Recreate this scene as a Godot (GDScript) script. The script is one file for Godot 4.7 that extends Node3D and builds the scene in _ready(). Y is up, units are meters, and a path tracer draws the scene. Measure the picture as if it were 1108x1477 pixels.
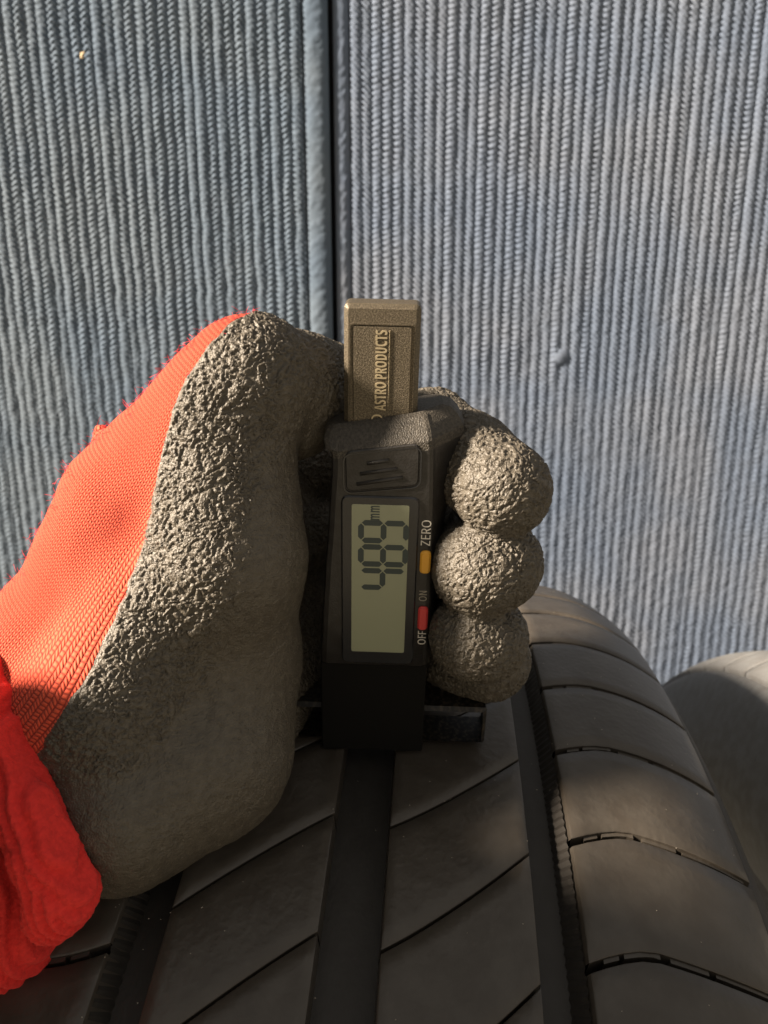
extends Node3D
# A gloved hand pressing a digital depth gauge into a tyre groove, in front of a ribbed blue carpet wall.
# Lengths of small things are written in millimetres and scaled by MM; the world is in metres, y up.

const MM := 0.001
# --- lengths of the hand, in the hand's own frame (mm): [x, y, z, radius] along each limb
const HAND_BONES := [
	["palm", 7.0, [[-52.2, -58.9, -156.0, 16.0], [-39.9, -51.6, -168.0, 18.4], [-35.8, -32.7, -172.0, 15.7], [-33.0, -8.9, -160.0, 15.3], [-34.0, 7.0, -160.0, 14.3], [-31.0, 20.8, -158.0, 11.1]]],
	["palm", 7.0, [[-31.0, 20.8, -158.0, 11.1], [-27.3, 26.9, -158.0, 11.9]]],
	["palm", 7.0, [[-95.1, -49.8, -172.0, 20.0], [-73.9, -29.7, -168.0, 13.0], [-60.0, -7.6, -165.0, 11.5], [-54.6, 3.3, -163.0, 11.0], [-45.9, 12.5, -161.0, 9.5], [-35.8, 19.7, -158.0, 10.0], [-27.3, 26.9, -158.0, 11.6]]],
	["palm", 7.0, [[-73.4, -50.7, -165.0, 17.0], [-56.7, -38.1, -156.0, 14.0], [-48.1, -21.8, -160.0, 15.0]]],
	["palm", 7.0, [[-75.6, -52.3, -170.0, 18.0], [-56.6, -63.7, -166.0, 17.0]]],
	["palm", 7.0, [[-67.6, -50.5, -186.0, 17.0], [-43.4, -20.8, -190.0, 15.0], [-28.6, 9.0, -206.0, 10.5]]],
	["palm", 7.0, [[-59.9, -64.6, -188.0, 16.0], [-36.4, -48.4, -198.0, 14.0], [-19.8, -34.6, -212.0, 10.0]]],
	["palm", 7.0, [[-43.4, -20.8, -190.0, 15.0], [-23.1, -5.9, -207.0, 11.0]]],
	["palm", 7.0, [[-43.4, -20.8, -190.0, 15.0], [-43.0, 15.0, -188.0, 12.0], [-28.6, 9.0, -206.0, 10.5]]],
	["palm", 7.0, [[-36.4, -48.4, -198.0, 14.0], [-21.5, -21.1, -210.0, 11.0]]],
	["nub", 2.0, [[-58.1, 10.3, -163.0, 4.5], [-60.2, 17.5, -164.0, 1.7]]],
	["nub", 2.0, [[-49.4, 12.9, -162.0, 5.0], [-51.2, 21.4, -162.0, 1.5]]],
	["thumb", 1.6, [[-27.3, 26.9, -158.0, 11.9], [-19.3, 27.4, -166.0, 11.0], [-13.5, 28.6, -174.0, 9.7]]],
	["thumb", 1.6, [[-21.6, 24.6, -167.0, 9.3], [-19.4, 20.9, -168.0, 9.4]]],
	["index_finger", 3.0, [[-28.6, 9.0, -206.0, 10.5], [-2.6, 18.0, -203.0, 9.0], [12.0, 21.4, -188.0, 8.0], [18.8, 11.8, -171.0, 9.5], [24.8, 4.7, -161.0, 9.8]]],
	["middle_finger", 3.0, [[-23.1, -5.9, -207.0, 11.0], [4.8, -4.8, -203.0, 9.5], [21.4, -7.7, -183.0, 9.3], [21.2, -12.2, -167.0, 9.8], [24.3, -11.0, -167.0, 9.7]]],
	["ring_finger", 3.0, [[-21.5, -21.1, -210.0, 11.0], [6.7, -24.5, -207.0, 9.0], [21.5, -26.8, -190.0, 9.2], [20.2, -27.8, -173.0, 9.0], [23.2, -28.6, -174.0, 9.1]]],
	["little_finger", 3.0, [[-19.8, -34.6, -212.0, 10.0], [8.7, -38.3, -211.0, 8.5], [25.9, -36.5, -192.0, 10.2]]],
]
const CUFF_BONES := [
	["roll_one", 3.0, [[-82.0, -36.7, -156.0, 9.0], [-72.0, -45.9, -145.0, 6.0], [-64.3, -54.6, -139.0, 4.2], [-60.4, -60.6, -137.0, 4.4], [-57.6, -68.3, -138.0, 4.8], [-60.2, -73.0, -140.0, 4.2]]],
	["roll_two", 3.0, [[-84.0, -49.5, -152.0, 10.0], [-76.2, -65.0, -147.0, 8.4], [-73.0, -80.1, -148.0, 8.8], [-82.9, -85.3, -150.0, 9.0]]],
	["wrist", 6.0, [[-89.1, -59.2, -182.0, 15.0], [-102.2, -75.6, -182.0, 22.0]]],
	["wrist", 6.0, [[-95.1, -71.4, -172.0, 24.0], [-114.0, -59.2, -168.0, 25.0]]],
	["wrist", 6.0, [[-95.1, -56.0, -172.0, 20.0], [-91.2, -76.0, -165.0, 16.0]]],
]
const ADDED_SLEEVE_BONES := [["added_sleeve", 8.0, [[-109.0, -70.0, -165.0, 28.0], [-110.0, -55.5, -117.0, 41.0], [-127.0, -38.0, -66.0, 46.0], [-150.0, 20.0, 60.0, 52.0]]]]  # unseen sleeve, thickened and placed to cast shade on the lower tyre
const COATING_EDGE := [[-27.3, 38.7], [-29.6, 36.5], [-34.0, 30.6], [-38.3, 23.4], [-41.7, 13.3], [-44.8, 0.5], [-49.1, -15.1], [-54.3, -29.2], [-59.7, -38.3], [-66.0, -47.5], [-80.2, -61.0]]
const CRINKLE_LINE := [[-10.0, 32.2], [-24.2, 33.5], [-30.9, 18.7], [-35.6, 2.5], [-40.4, -13.7], [-45.8, -27.2], [-52.5, -39.4]]
const KNIT_SPINE := [[-79.6, -37.4, -172.0], [-32.3, 23.5, -160.0]]

var speckle: NoiseTexture2D
var grain: NoiseTexture2D
var M := {}
var rng := RandomNumberGenerator.new()
var view := Transform3D(Basis(Vector3.RIGHT, deg_to_rad(-15.0)), Vector3(0, 0.72, 0))   # the frame that hand, gauge and tyre were measured in

func _ready() -> void:
	rng.seed = 7
	# ---- camera
	var cam := Camera3D.new()
	cam.name = "camera"
	add_child(cam)
	cam.transform = view
	var lens := CameraAttributesPhysical.new()
	lens.frustum_focal_length = 18.05
	lens.frustum_near = 0.01
	lens.frustum_far = 30.0
	lens.frustum_focus_distance = 0.163
	lens.exposure_aperture = 18.5
	cam.attributes = lens
	cam.fov = 67.2
	cam.near = 0.01
	cam.far = 30.0
	# ---- sky, exposure, sun
	var env := Environment.new()
	env.background_mode = Environment.BG_SKY
	var sm := ProceduralSkyMaterial.new()
	sm.sky_top_color = Color(0.70, 0.68, 0.65)
	sm.sky_horizon_color = Color(0.78, 0.72, 0.64)
	sm.ground_bottom_color = Color(0.30, 0.27, 0.24)
	sm.ground_horizon_color = Color(0.5, 0.47, 0.43)
	sm.sun_angle_max = 0.5
	sm.sky_energy_multiplier = 0.48
	sm.ground_energy_multiplier = 0.48
	env.sky = Sky.new()
	env.sky.sky_material = sm
	env.tonemap_mode = Environment.TONE_MAPPER_LINEAR
	env.tonemap_exposure = 4.45
	env.sdfgi_enabled = true
	env.ssao_enabled = true
	env.ssil_enabled = true
	var we := WorldEnvironment.new()
	we.name = "world_environment"
	we.environment = env
	add_child(we)
	var sun := DirectionalLight3D.new()
	sun.name = "sun"
	sun.light_color = Color(1.0, 0.925, 0.83)
	sun.light_energy = 1.4
	sun.light_angular_distance = 8.0
	sun.shadow_enabled = true
	add_child(sun)
	sun.look_at_from_position(Vector3.ZERO, Vector3(0.86, -0.458, -0.24))
	# ---- the place and the things
	make_materials()
	build_setting()
	build_carpet()
	build_tyres()
	build_gauge()
	build_hand()

# ------------------------------------------------------------------ helpers
func lin(r: float, g: float, b: float) -> Color:
	return Color(r, g, b).linear_to_srgb()

func noise_tex(seed_: int, freq: float, lo: Color, hi: Color, octaves := 4, size := 512, from := 0.25, to := 0.75) -> NoiseTexture2D:
	var n := FastNoiseLite.new()
	n.seed = seed_
	n.frequency = freq
	n.fractal_octaves = octaves
	n.noise_type = FastNoiseLite.TYPE_SIMPLEX_SMOOTH
	var t := NoiseTexture2D.new()
	t.width = size
	t.height = size
	t.seamless = true
	t.noise = n
	var g := Gradient.new()
	g.set_color(0, lo)
	g.set_color(1, hi)
	g.set_offset(0, from)
	g.set_offset(1, to)
	t.color_ramp = g
	return t

func mat(called: String, c: Color, rough: float, tex: Texture2D = null, per_m := 20.0, bump: Texture2D = null, relief_cm := 0.02, world := false) -> StandardMaterial3D:
	var m := StandardMaterial3D.new()
	m.resource_name = called
	m.albedo_color = c
	m.roughness = rough
	if tex or bump:
		m.uv1_triplanar = true
		m.uv1_world_triplanar = world
		m.uv1_scale = Vector3.ONE * per_m
	if tex:
		m.albedo_texture = tex
	if bump:
		m.heightmap_enabled = true
		m.heightmap_texture = bump
		m.heightmap_scale = relief_cm
	M[called] = m
	return m

func numbered(called: String) -> String:
	if not has_node(NodePath(called)):
		return called
	var k := 1
	while has_node(NodePath("%s_%03d" % [called, k])):
		k += 1
	return "%s_%03d" % [called, k]

func tag(o: Node, label: String, category := "", group := "") -> void:
	o.set_meta("label", label)
	if category:
		o.set_meta("category", category)
	if group:
		o.set_meta("group", group)

func thing(called: String, label: String, category: String, t: Transform3D, group := "") -> Node3D:
	var o := Node3D.new()
	o.name = numbered(called)
	add_child(o)
	o.transform = t
	tag(o, label, category, group)
	return o

func part(called: String, mesh: Mesh, m: Material, parent: Node, t := Transform3D()) -> MeshInstance3D:
	var o := MeshInstance3D.new()
	o.name = called
	o.mesh = mesh
	o.material_override = m
	o.transform = t
	parent.add_child(o, true)
	return o

func structure(called: String, mesh: Mesh, m: Material, t := Transform3D()) -> MeshInstance3D:
	var o := part(called, mesh, m, self, t)
	o.set_meta("kind", "structure")
	return o

func arrays_mesh(v: PackedVector3Array, n: PackedVector3Array, idx: PackedInt32Array, uv := PackedVector2Array()) -> ArrayMesh:
	var a := []
	a.resize(Mesh.ARRAY_MAX)
	a[Mesh.ARRAY_VERTEX] = v
	if n.size():
		a[Mesh.ARRAY_NORMAL] = n
	if uv.size():
		a[Mesh.ARRAY_TEX_UV] = uv
	a[Mesh.ARRAY_INDEX] = idx
	var m := ArrayMesh.new()
	m.add_surface_from_arrays(Mesh.PRIMITIVE_TRIANGLES, a)
	return m

# a quad whose outside faces along `out`: SurfaceTool fronts run clockwise
func tri(st: SurfaceTool, a: Vector3, b: Vector3, c: Vector3, out: Vector3) -> void:
	if (b - a).cross(c - a).dot(out) > 0.0:
		st.add_vertex(a)
		st.add_vertex(c)
		st.add_vertex(b)
	else:
		st.add_vertex(a)
		st.add_vertex(b)
		st.add_vertex(c)

func quad(st: SurfaceTool, a: Vector3, b: Vector3, c: Vector3, d: Vector3, out: Vector3) -> void:
	tri(st, a, b, c, out)
	tri(st, a, c, d, out)

func tool_() -> SurfaceTool:
	var st := SurfaceTool.new()
	st.begin(Mesh.PRIMITIVE_TRIANGLES)
	st.set_smooth_group(-1)
	return st

func done(st: SurfaceTool) -> ArrayMesh:
	st.generate_normals()
	return st.commit()

# rounded polygon outline (mm), corners with radius r
func rounded(pts: Array, r: float, seg := 5) -> PackedVector2Array:
	var out := PackedVector2Array()
	var n := pts.size()
	for i in n:
		var p: Vector2 = pts[i]
		var a: Vector2 = (pts[(i + n - 1) % n] - p)
		var b: Vector2 = (pts[(i + 1) % n] - p)
		var rr := minf(r, minf(a.length(), b.length()) * 0.49)
		var p0 := p + a.normalized() * rr
		var p1 := p + b.normalized() * rr
		for k in seg + 1:
			var t := float(k) / seg
			out.append(p0.lerp(p, t).lerp(p.lerp(p1, t), t))
	return out

func rect_pts(x0: float, y0: float, x1: float, y1: float) -> Array:
	return [Vector2(x0, y0), Vector2(x1, y0), Vector2(x1, y1), Vector2(x0, y1)]

# counter-clockwise outline extruded from z0 to z1 (mm) with a chamfer on the front edge
func plate(o: PackedVector2Array, z0: float, z1: float, bev: float) -> ArrayMesh:
	var st := tool_()
	var n := o.size()
	var inn := PackedVector2Array()
	for i in n:
		var e0 := (o[i] - o[(i + n - 1) % n]).normalized()
		var e1 := (o[(i + 1) % n] - o[i]).normalized()
		var nn := Vector2(-e0.y - e1.y, e0.x + e1.x).normalized()
		inn.append(o[i] + nn * bev)
	var tr := Geometry2D.triangulate_polygon(inn)
	for k in range(0, tr.size(), 3):
		var a := inn[tr[k]]
		var b := inn[tr[k + 1]]
		var c := inn[tr[k + 2]]
		tri(st, Vector3(a.x, a.y, z1) * MM, Vector3(b.x, b.y, z1) * MM, Vector3(c.x, c.y, z1) * MM, Vector3.BACK)
		a = o[tr[k]]
		b = o[tr[k + 1]]
		c = o[tr[k + 2]]
		tri(st, Vector3(a.x, a.y, z0) * MM, Vector3(b.x, b.y, z0) * MM, Vector3(c.x, c.y, z0) * MM, Vector3.FORWARD)
	for i in n:
		var j := (i + 1) % n
		var e := o[j] - o[i]
		var out := Vector3(e.y, -e.x, 0)
		quad(st, Vector3(o[i].x, o[i].y, z0) * MM, Vector3(o[j].x, o[j].y, z0) * MM, Vector3(o[j].x, o[j].y, z1 - bev) * MM, Vector3(o[i].x, o[i].y, z1 - bev) * MM, out)
		quad(st, Vector3(o[i].x, o[i].y, z1 - bev) * MM, Vector3(o[j].x, o[j].y, z1 - bev) * MM, Vector3(inn[j].x, inn[j].y, z1) * MM, Vector3(inn[i].x, inn[i].y, z1) * MM, out + Vector3.BACK * out.length())
	return done(st)

# raised lettering that reads upwards (turned a quarter to the left), filling a box of given middle, length and cap height (mm)
func lettering(called: String, text: String, bold: bool, mid: Vector3, length: float, high: float, deep: float, m: Material, parent: Node) -> MeshInstance3D:
	var f := SystemFont.new()
	f.font_names = PackedStringArray(["Droid Sans"])
	f.font_weight = 700 if bold else 400
	var tm := TextMesh.new()
	tm.font = f
	tm.text = text
	tm.font_size = 48
	tm.pixel_size = 0.0001
	tm.depth = 0.0002
	tm.curve_step = 1.0
	var box := tm.get_aabb()
	var s := Vector3(length * MM / box.size.x, high * MM / box.size.y, deep / 0.2)
	var c := box.get_center() * s
	var b := Basis(Vector3.BACK, PI / 2)
	return part(called, tm, m, parent, Transform3D(b * Basis.from_scale(s), mid * MM - b * c))

# ------------------------------------------------------------------ materials
func make_materials() -> void:
	grain = noise_tex(3, 0.03, Color.BLACK, Color.WHITE, 5, 512)
	speckle = noise_tex(5, 0.09, Color.BLACK, Color.WHITE, 3, 512, 0.35, 0.7)
	var patch := noise_tex(11, 0.006, Color(0.86, 0.90, 0.94), Color(1.0, 0.985, 0.965), 5, 512)
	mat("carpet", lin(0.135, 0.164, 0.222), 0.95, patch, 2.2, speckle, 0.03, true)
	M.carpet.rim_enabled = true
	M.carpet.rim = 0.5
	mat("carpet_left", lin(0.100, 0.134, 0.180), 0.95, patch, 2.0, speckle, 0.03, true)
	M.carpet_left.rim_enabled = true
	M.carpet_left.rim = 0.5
	mat("backing", lin(0.02, 0.022, 0.03), 0.9)
	mat("concrete", lin(0.30, 0.28, 0.22), 0.9, noise_tex(21, 0.012, Color(0.7, 0.7, 0.7), Color.WHITE), 3.0, grain, 0.1, true)
	var dust := noise_tex(31, 0.012, Color(0.90, 0.885, 0.87), Color.WHITE, 6, 1024)
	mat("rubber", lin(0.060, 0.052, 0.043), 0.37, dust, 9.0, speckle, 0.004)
	mat("sunlit_rubber", lin(0.15, 0.155, 0.16), 0.6, dust, 9.0, speckle, 0.004)  # paler blue-grey stands in for sunlight on the second tyre
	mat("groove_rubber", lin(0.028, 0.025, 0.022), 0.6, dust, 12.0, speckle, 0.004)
	mat("latex", lin(0.092, 0.081, 0.064), 0.5, noise_tex(41, 0.02, Color(0.84, 0.83, 0.82), Color.WHITE), 40.0, speckle, 0.012)
	# red knit: a tile of stitches, each two slanted loops
	var im := Image.create(256, 256, false, Image.FORMAT_L8)
	for y in 256:
		for x in 256:
			var u := fposmod(x / 32.0, 1.0)
			var v := y / 32.0
			var side := absf(u - 0.5) * 2.0
			var w := fposmod(v + side * 0.55, 1.0)
			var hgt := pow(sin(PI * w), 0.7) * (1.0 - pow(absf(side - 0.5) * 2.0, 3.0))
			im.set_pixel(x, y, Color(hgt, hgt, hgt))
	var knit := ImageTexture.create_from_image(im)
	var tone := Image.create(256, 256, false, Image.FORMAT_RGB8)
	for y in 256:
		for x in 256:
			var g := im.get_pixel(x, y).r
			tone.set_pixel(x, y, Color(0.62, 0.45, 0.45).lerp(Color(1, 1, 1), clampf(g * 1.6, 0, 1)))
	var red := StandardMaterial3D.new()
	red.resource_name = "red_knit"
	red.albedo_color = lin(0.74, 0.098, 0.045)
	red.albedo_texture = ImageTexture.create_from_image(tone)
	red.roughness = 0.9
	red.rim_enabled = true
	red.rim = 0.15
	red.heightmap_enabled = true
	red.heightmap_texture = knit
	red.heightmap_scale = 0.045
	M.red = red
	mat("shaded_red_cuff", lin(0.78, 0.032, 0.026), 0.9, noise_tex(44, 0.05, Color(0.9, 0.85, 0.85), Color.WHITE), 30.0, speckle, 0.008)  # same yarn as the back, its colour deepened for shade
	M.shaded_red_cuff.rim_enabled = true
	M.shaded_red_cuff.rim = 0.2
	mat("red_fibre", lin(0.62, 0.03, 0.05), 0.9)
	M.red_fibre.backlight_enabled = true
	M.red_fibre.backlight = Color(0.6, 0.08, 0.1)
	mat("added_sleeve", lin(0.03, 0.035, 0.05), 0.9, grain, 30.0)
	mat("body_plastic", lin(0.021, 0.020, 0.020), 0.48, noise_tex(51, 0.02, Color(0.8, 0.78, 0.75), Color.WHITE, 5), 30.0, speckle, 0.0022)
	mat("lit_worn_plastic", lin(0.065, 0.057, 0.046), 0.55, noise_tex(63, 0.05, Color(0.55, 0.54, 0.52), Color.WHITE, 5), 50.0, speckle, 0.008)  # colour lightened for light on the top chamfer as well as wear
	mat("foot_metal", lin(0.055, 0.043, 0.03), 0.5, grain, 40.0)
	mat("shaded_lower_plastic", lin(0.007, 0.007, 0.007), 0.6)  # body plastic darkened to put shade into the lower body
	M.shaded_lower_plastic.metallic_specular = 0.2
	mat("bezel_plastic", lin(0.012, 0.013, 0.016), 0.25)
	var dusty := noise_tex(53, 0.06, Color(0.68, 0.66, 0.62), Color(1, 0.98, 0.95), 4, 512, 0.3, 0.72)
	mat("beam_metal", lin(0.15, 0.132, 0.102), 0.45, dusty, 75.0, speckle, 0.004)
	M.beam_metal.metallic = 0.45
	mat("letter_metal", lin(0.40, 0.34, 0.23), 0.45)
	M.letter_metal.metallic = 0.5
	mat("lcd", lin(0.255, 0.275, 0.19), 0.3)
	mat("segment", lin(0.022, 0.038, 0.04), 0.4)
	mat("print", lin(0.62, 0.60, 0.55), 0.6)
	mat("worn_print", lin(0.28, 0.26, 0.22), 0.7)
	mat("yellow_button", lin(0.72, 0.36, 0.035), 0.5)
	mat("red_button", lin(0.55, 0.045, 0.045), 0.5)

# ------------------------------------------------------------------ setting
func build_setting() -> void:
	var st := tool_()
	quad(st, Vector3(-12, 0, -12), Vector3(12, 0, -12), Vector3(12, 0, 12), Vector3(-12, 0, 12), Vector3.UP)
	structure("floor", done(st), M.concrete)
	var b := BoxMesh.new()
	b.size = Vector3(2.0, 1.3, 0.05)
	structure("wall", b, M.backing, Transform3D(Basis(), Vector3(0, 0.651, -0.605)))

# one knitted cord of the carpet, 1.12 m tall, as a half-round relief of slanted stitches
func cord_mesh(seed_: int, chevron: float, irregular: float) -> ArrayMesh:
	var nz := FastNoiseLite.new()
	nz.seed = seed_
	nz.frequency = 0.035
	var nf := FastNoiseLite.new()
	nf.seed = seed_ + 50
	nf.frequency = 0.45
	var v := PackedVector3Array()
	var n := PackedVector3Array()
	var idx := PackedInt32Array()
	var rows := 1450
	var cols := 9
	var grid := PackedVector3Array()
	for j in rows + 1:
		var y := j * 1120.0 / rows
		var wob := nz.get_noise_1d(y) * 1.1 * irregular
		var wide := 1.0 + 0.22 * irregular * nz.get_noise_1d(y + 4000.0)
		var wear := lerpf(0.4, 1.0, smoothstep(600.0, 790.0, y + 120.0 * nz.get_noise_1d(y * 0.3 + 2000.0)))
		var flat := wear * (1.0 + 0.35 * nz.get_noise_1d(y * 0.6 + 9000.0))
		for i in cols:
			var s := (i / (cols - 1.0)) * 2.0 - 1.0
			var x := s * 3.75
			var xx := (x - wob) / (4.0 * wide)
			var z := 1.45 * sqrt(maxf(0.0, 1.0 - xx * xx))
			var slant := lerpf(xx, absf(xx), chevron)
			var ph := y / 3.6 + slant * 0.75 + 0.6 * nz.get_noise_1d(y * 0.5 + 700.0)
			z += (1.6 * flat * pow(absf(sin(PI * ph)), 0.8) + 0.4 * nf.get_noise_2d(x * 1.5, y)) * (1.0 - 0.5 * xx * xx) - 0.3
			if i == 0 or i == cols - 1:
				z = 1.15
			grid.append(Vector3(x, y, z))
	for j in rows + 1:
		for i in cols:
			var a := grid[j * cols + mini(i + 1, cols - 1)] - grid[j * cols + maxi(i - 1, 0)]
			var b := grid[mini(j + 1, rows) * cols + i] - grid[maxi(j - 1, 0) * cols + i]
			v.append(grid[j * cols + i] * MM)
			n.append(a.cross(b).normalized())
	for j in rows:
		for i in cols - 1:
			var p := j * cols + i
			idx.append_array([p, p + cols, p + 1, p + 1, p + cols, p + cols + 1])
	return arrays_mesh(v, n, idx)

# the folded edge of a carpet panel: a soft half-round roll with a lumpy surface
func hem_mesh(width: float, high: float, seed_: int) -> ArrayMesh:
	var nz := FastNoiseLite.new()
	nz.seed = seed_
	nz.frequency = 0.22
	nz.fractal_octaves = 3
	var st := tool_()
	st.set_smooth_group(0)
	var rows := 640
	var seg := 10
	var prev := []
	for j in rows + 1:
		var y := 1120.0 * j / rows
		var ring := []
		for i in seg + 1:
			var a := PI * i / seg
			var r := 1.0 + 0.2 * nz.get_noise_2d(y, i * 3.0)
			ring.append(Vector3((0.5 - 0.5 * cos(a)) * width, y, sin(a) * high * r) * MM)
		if j > 0:
			for i in seg:
				quad(st, prev[i], prev[i + 1], ring[i + 1], ring[i], Vector3.BACK)
		prev = ring
	return done(st)

func build_carpet() -> void:
	var slant := []
	var braid := []
	for k in 4:
		slant.append(cord_mesh(100 + k, 0.0 if k < 3 else 0.5, 0.5))
		braid.append(cord_mesh(200 + k, 1.0 if k < 2 else 0.3, 1.2))
	var face := -0.560
	# left panel: stands a little proud of the right one
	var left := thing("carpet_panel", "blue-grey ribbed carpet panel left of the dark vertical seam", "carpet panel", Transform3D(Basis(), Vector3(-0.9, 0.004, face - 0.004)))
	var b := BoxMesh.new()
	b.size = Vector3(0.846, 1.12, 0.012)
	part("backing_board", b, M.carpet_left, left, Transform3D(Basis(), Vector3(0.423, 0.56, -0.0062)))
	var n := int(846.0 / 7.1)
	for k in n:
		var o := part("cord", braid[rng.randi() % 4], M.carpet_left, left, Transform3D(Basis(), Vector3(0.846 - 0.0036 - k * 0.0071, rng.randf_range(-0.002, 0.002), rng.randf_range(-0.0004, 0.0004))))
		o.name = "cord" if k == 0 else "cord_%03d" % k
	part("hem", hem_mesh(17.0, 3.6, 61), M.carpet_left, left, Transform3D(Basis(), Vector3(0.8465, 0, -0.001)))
	var right := thing("carpet_panel", "grey-blue corded carpet panel right of the dark vertical seam, with a small lump in it", "carpet panel", Transform3D(Basis(), Vector3(-0.0335, 0.004, face - 0.008)))
	b = BoxMesh.new()
	b.size = Vector3(0.92, 1.12, 0.008)
	part("backing_board", b, M.carpet, right, Transform3D(Basis(), Vector3(0.472, 0.56, -0.0042)))
	part("hem", hem_mesh(11.0, 4.0, 62), M.carpet, right, Transform3D(Basis(), Vector3(0, 0, -0.001)))
	n = int(905.0 / 7.1)
	for k in n:
		var o := part("cord", slant[rng.randi() % 4], M.carpet, right, Transform3D(Basis(), Vector3(0.0115 + 0.0036 + k * 0.0071, rng.randf_range(-0.002, 0.002), rng.randf_range(-0.0003, 0.0003))))
		o.name = "cord" if k == 0 else "cord_%03d" % k
	# the lump of lint on the right panel and the fleck of straw on the left one
	var s := SphereMesh.new()
	s.radius = 0.0058
	s.height = 0.0116
	s.radial_segments = 24
	s.rings = 14
	var nz := FastNoiseLite.new()
	nz.seed = 9
	nz.frequency = 0.4
	var lump := part("lint_ball", rough_copy(s, nz, 1.1), M.carpet, self, Transform3D(Basis().scaled(Vector3(1.35, 1.25, 0.62)), Vector3(0.1277, 0.6840, -0.5685)))
	tag(lump, "small pale ball of lint stuck on the right carpet panel above the fingertips", "lint ball")
	var st := tool_()
	var p := [Vector3(-1.5, -1.9, 0), Vector3(-0.9, 1.6, 0.4), Vector3(1.9, 2.2, 0.3), Vector3(0.6, -1.7, 0.2)]
	for k in 4:
		var q: Vector3 = p[k]
		var q2: Vector3 = p[(k + 1) % 4]
		tri(st, Vector3(0, 0, 0.9) * MM, q * MM, q2 * MM, Vector3.BACK)
		tri(st, Vector3(0, 0, -0.3) * MM, q * MM, q2 * MM, Vector3.FORWARD)
	var fl := part("straw_fleck", done(st), mat("straw", lin(0.5, 0.4, 0.26), 0.8), self, Transform3D(Basis(), Vector3(-0.1955, 0.8766, -0.5588)))
	tag(fl, "tiny tan fleck of straw caught in the top left of the carpet", "straw")

func rough_copy(src: PrimitiveMesh, nz: FastNoiseLite, amount_mm: float) -> ArrayMesh:
	var a := src.get_mesh_arrays()
	var v: PackedVector3Array = a[Mesh.ARRAY_VERTEX]
	for k in v.size():
		v[k] += v[k].normalized() * nz.get_noise_3dv(v[k] / MM) * amount_mm * MM
	return arrays_mesh(v, a[Mesh.ARRAY_NORMAL], a[Mesh.ARRAY_INDEX])

# ------------------------------------------------------------------ tyres
const R := 310.0

func drop(s: float) -> float:
	s = absf(s)
	var d := 0.817 * pow(s / 42.0, 2.0)
	if s > 62.0:
		d += 8.5 * pow((s - 62.0) / 27.5, 2.2)
	return d

# a point of the tyre: s mm along the axle, degrees round it (0 is up, positive towards the camera), depth below the tread
func on_tyre(s: float, deg: float, depth: float) -> Vector3:
	var r := R - drop(s) - depth
	var t := deg_to_rad(deg)
	return Vector3(s, cos(t) * r, sin(t) * r) * MM

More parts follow.
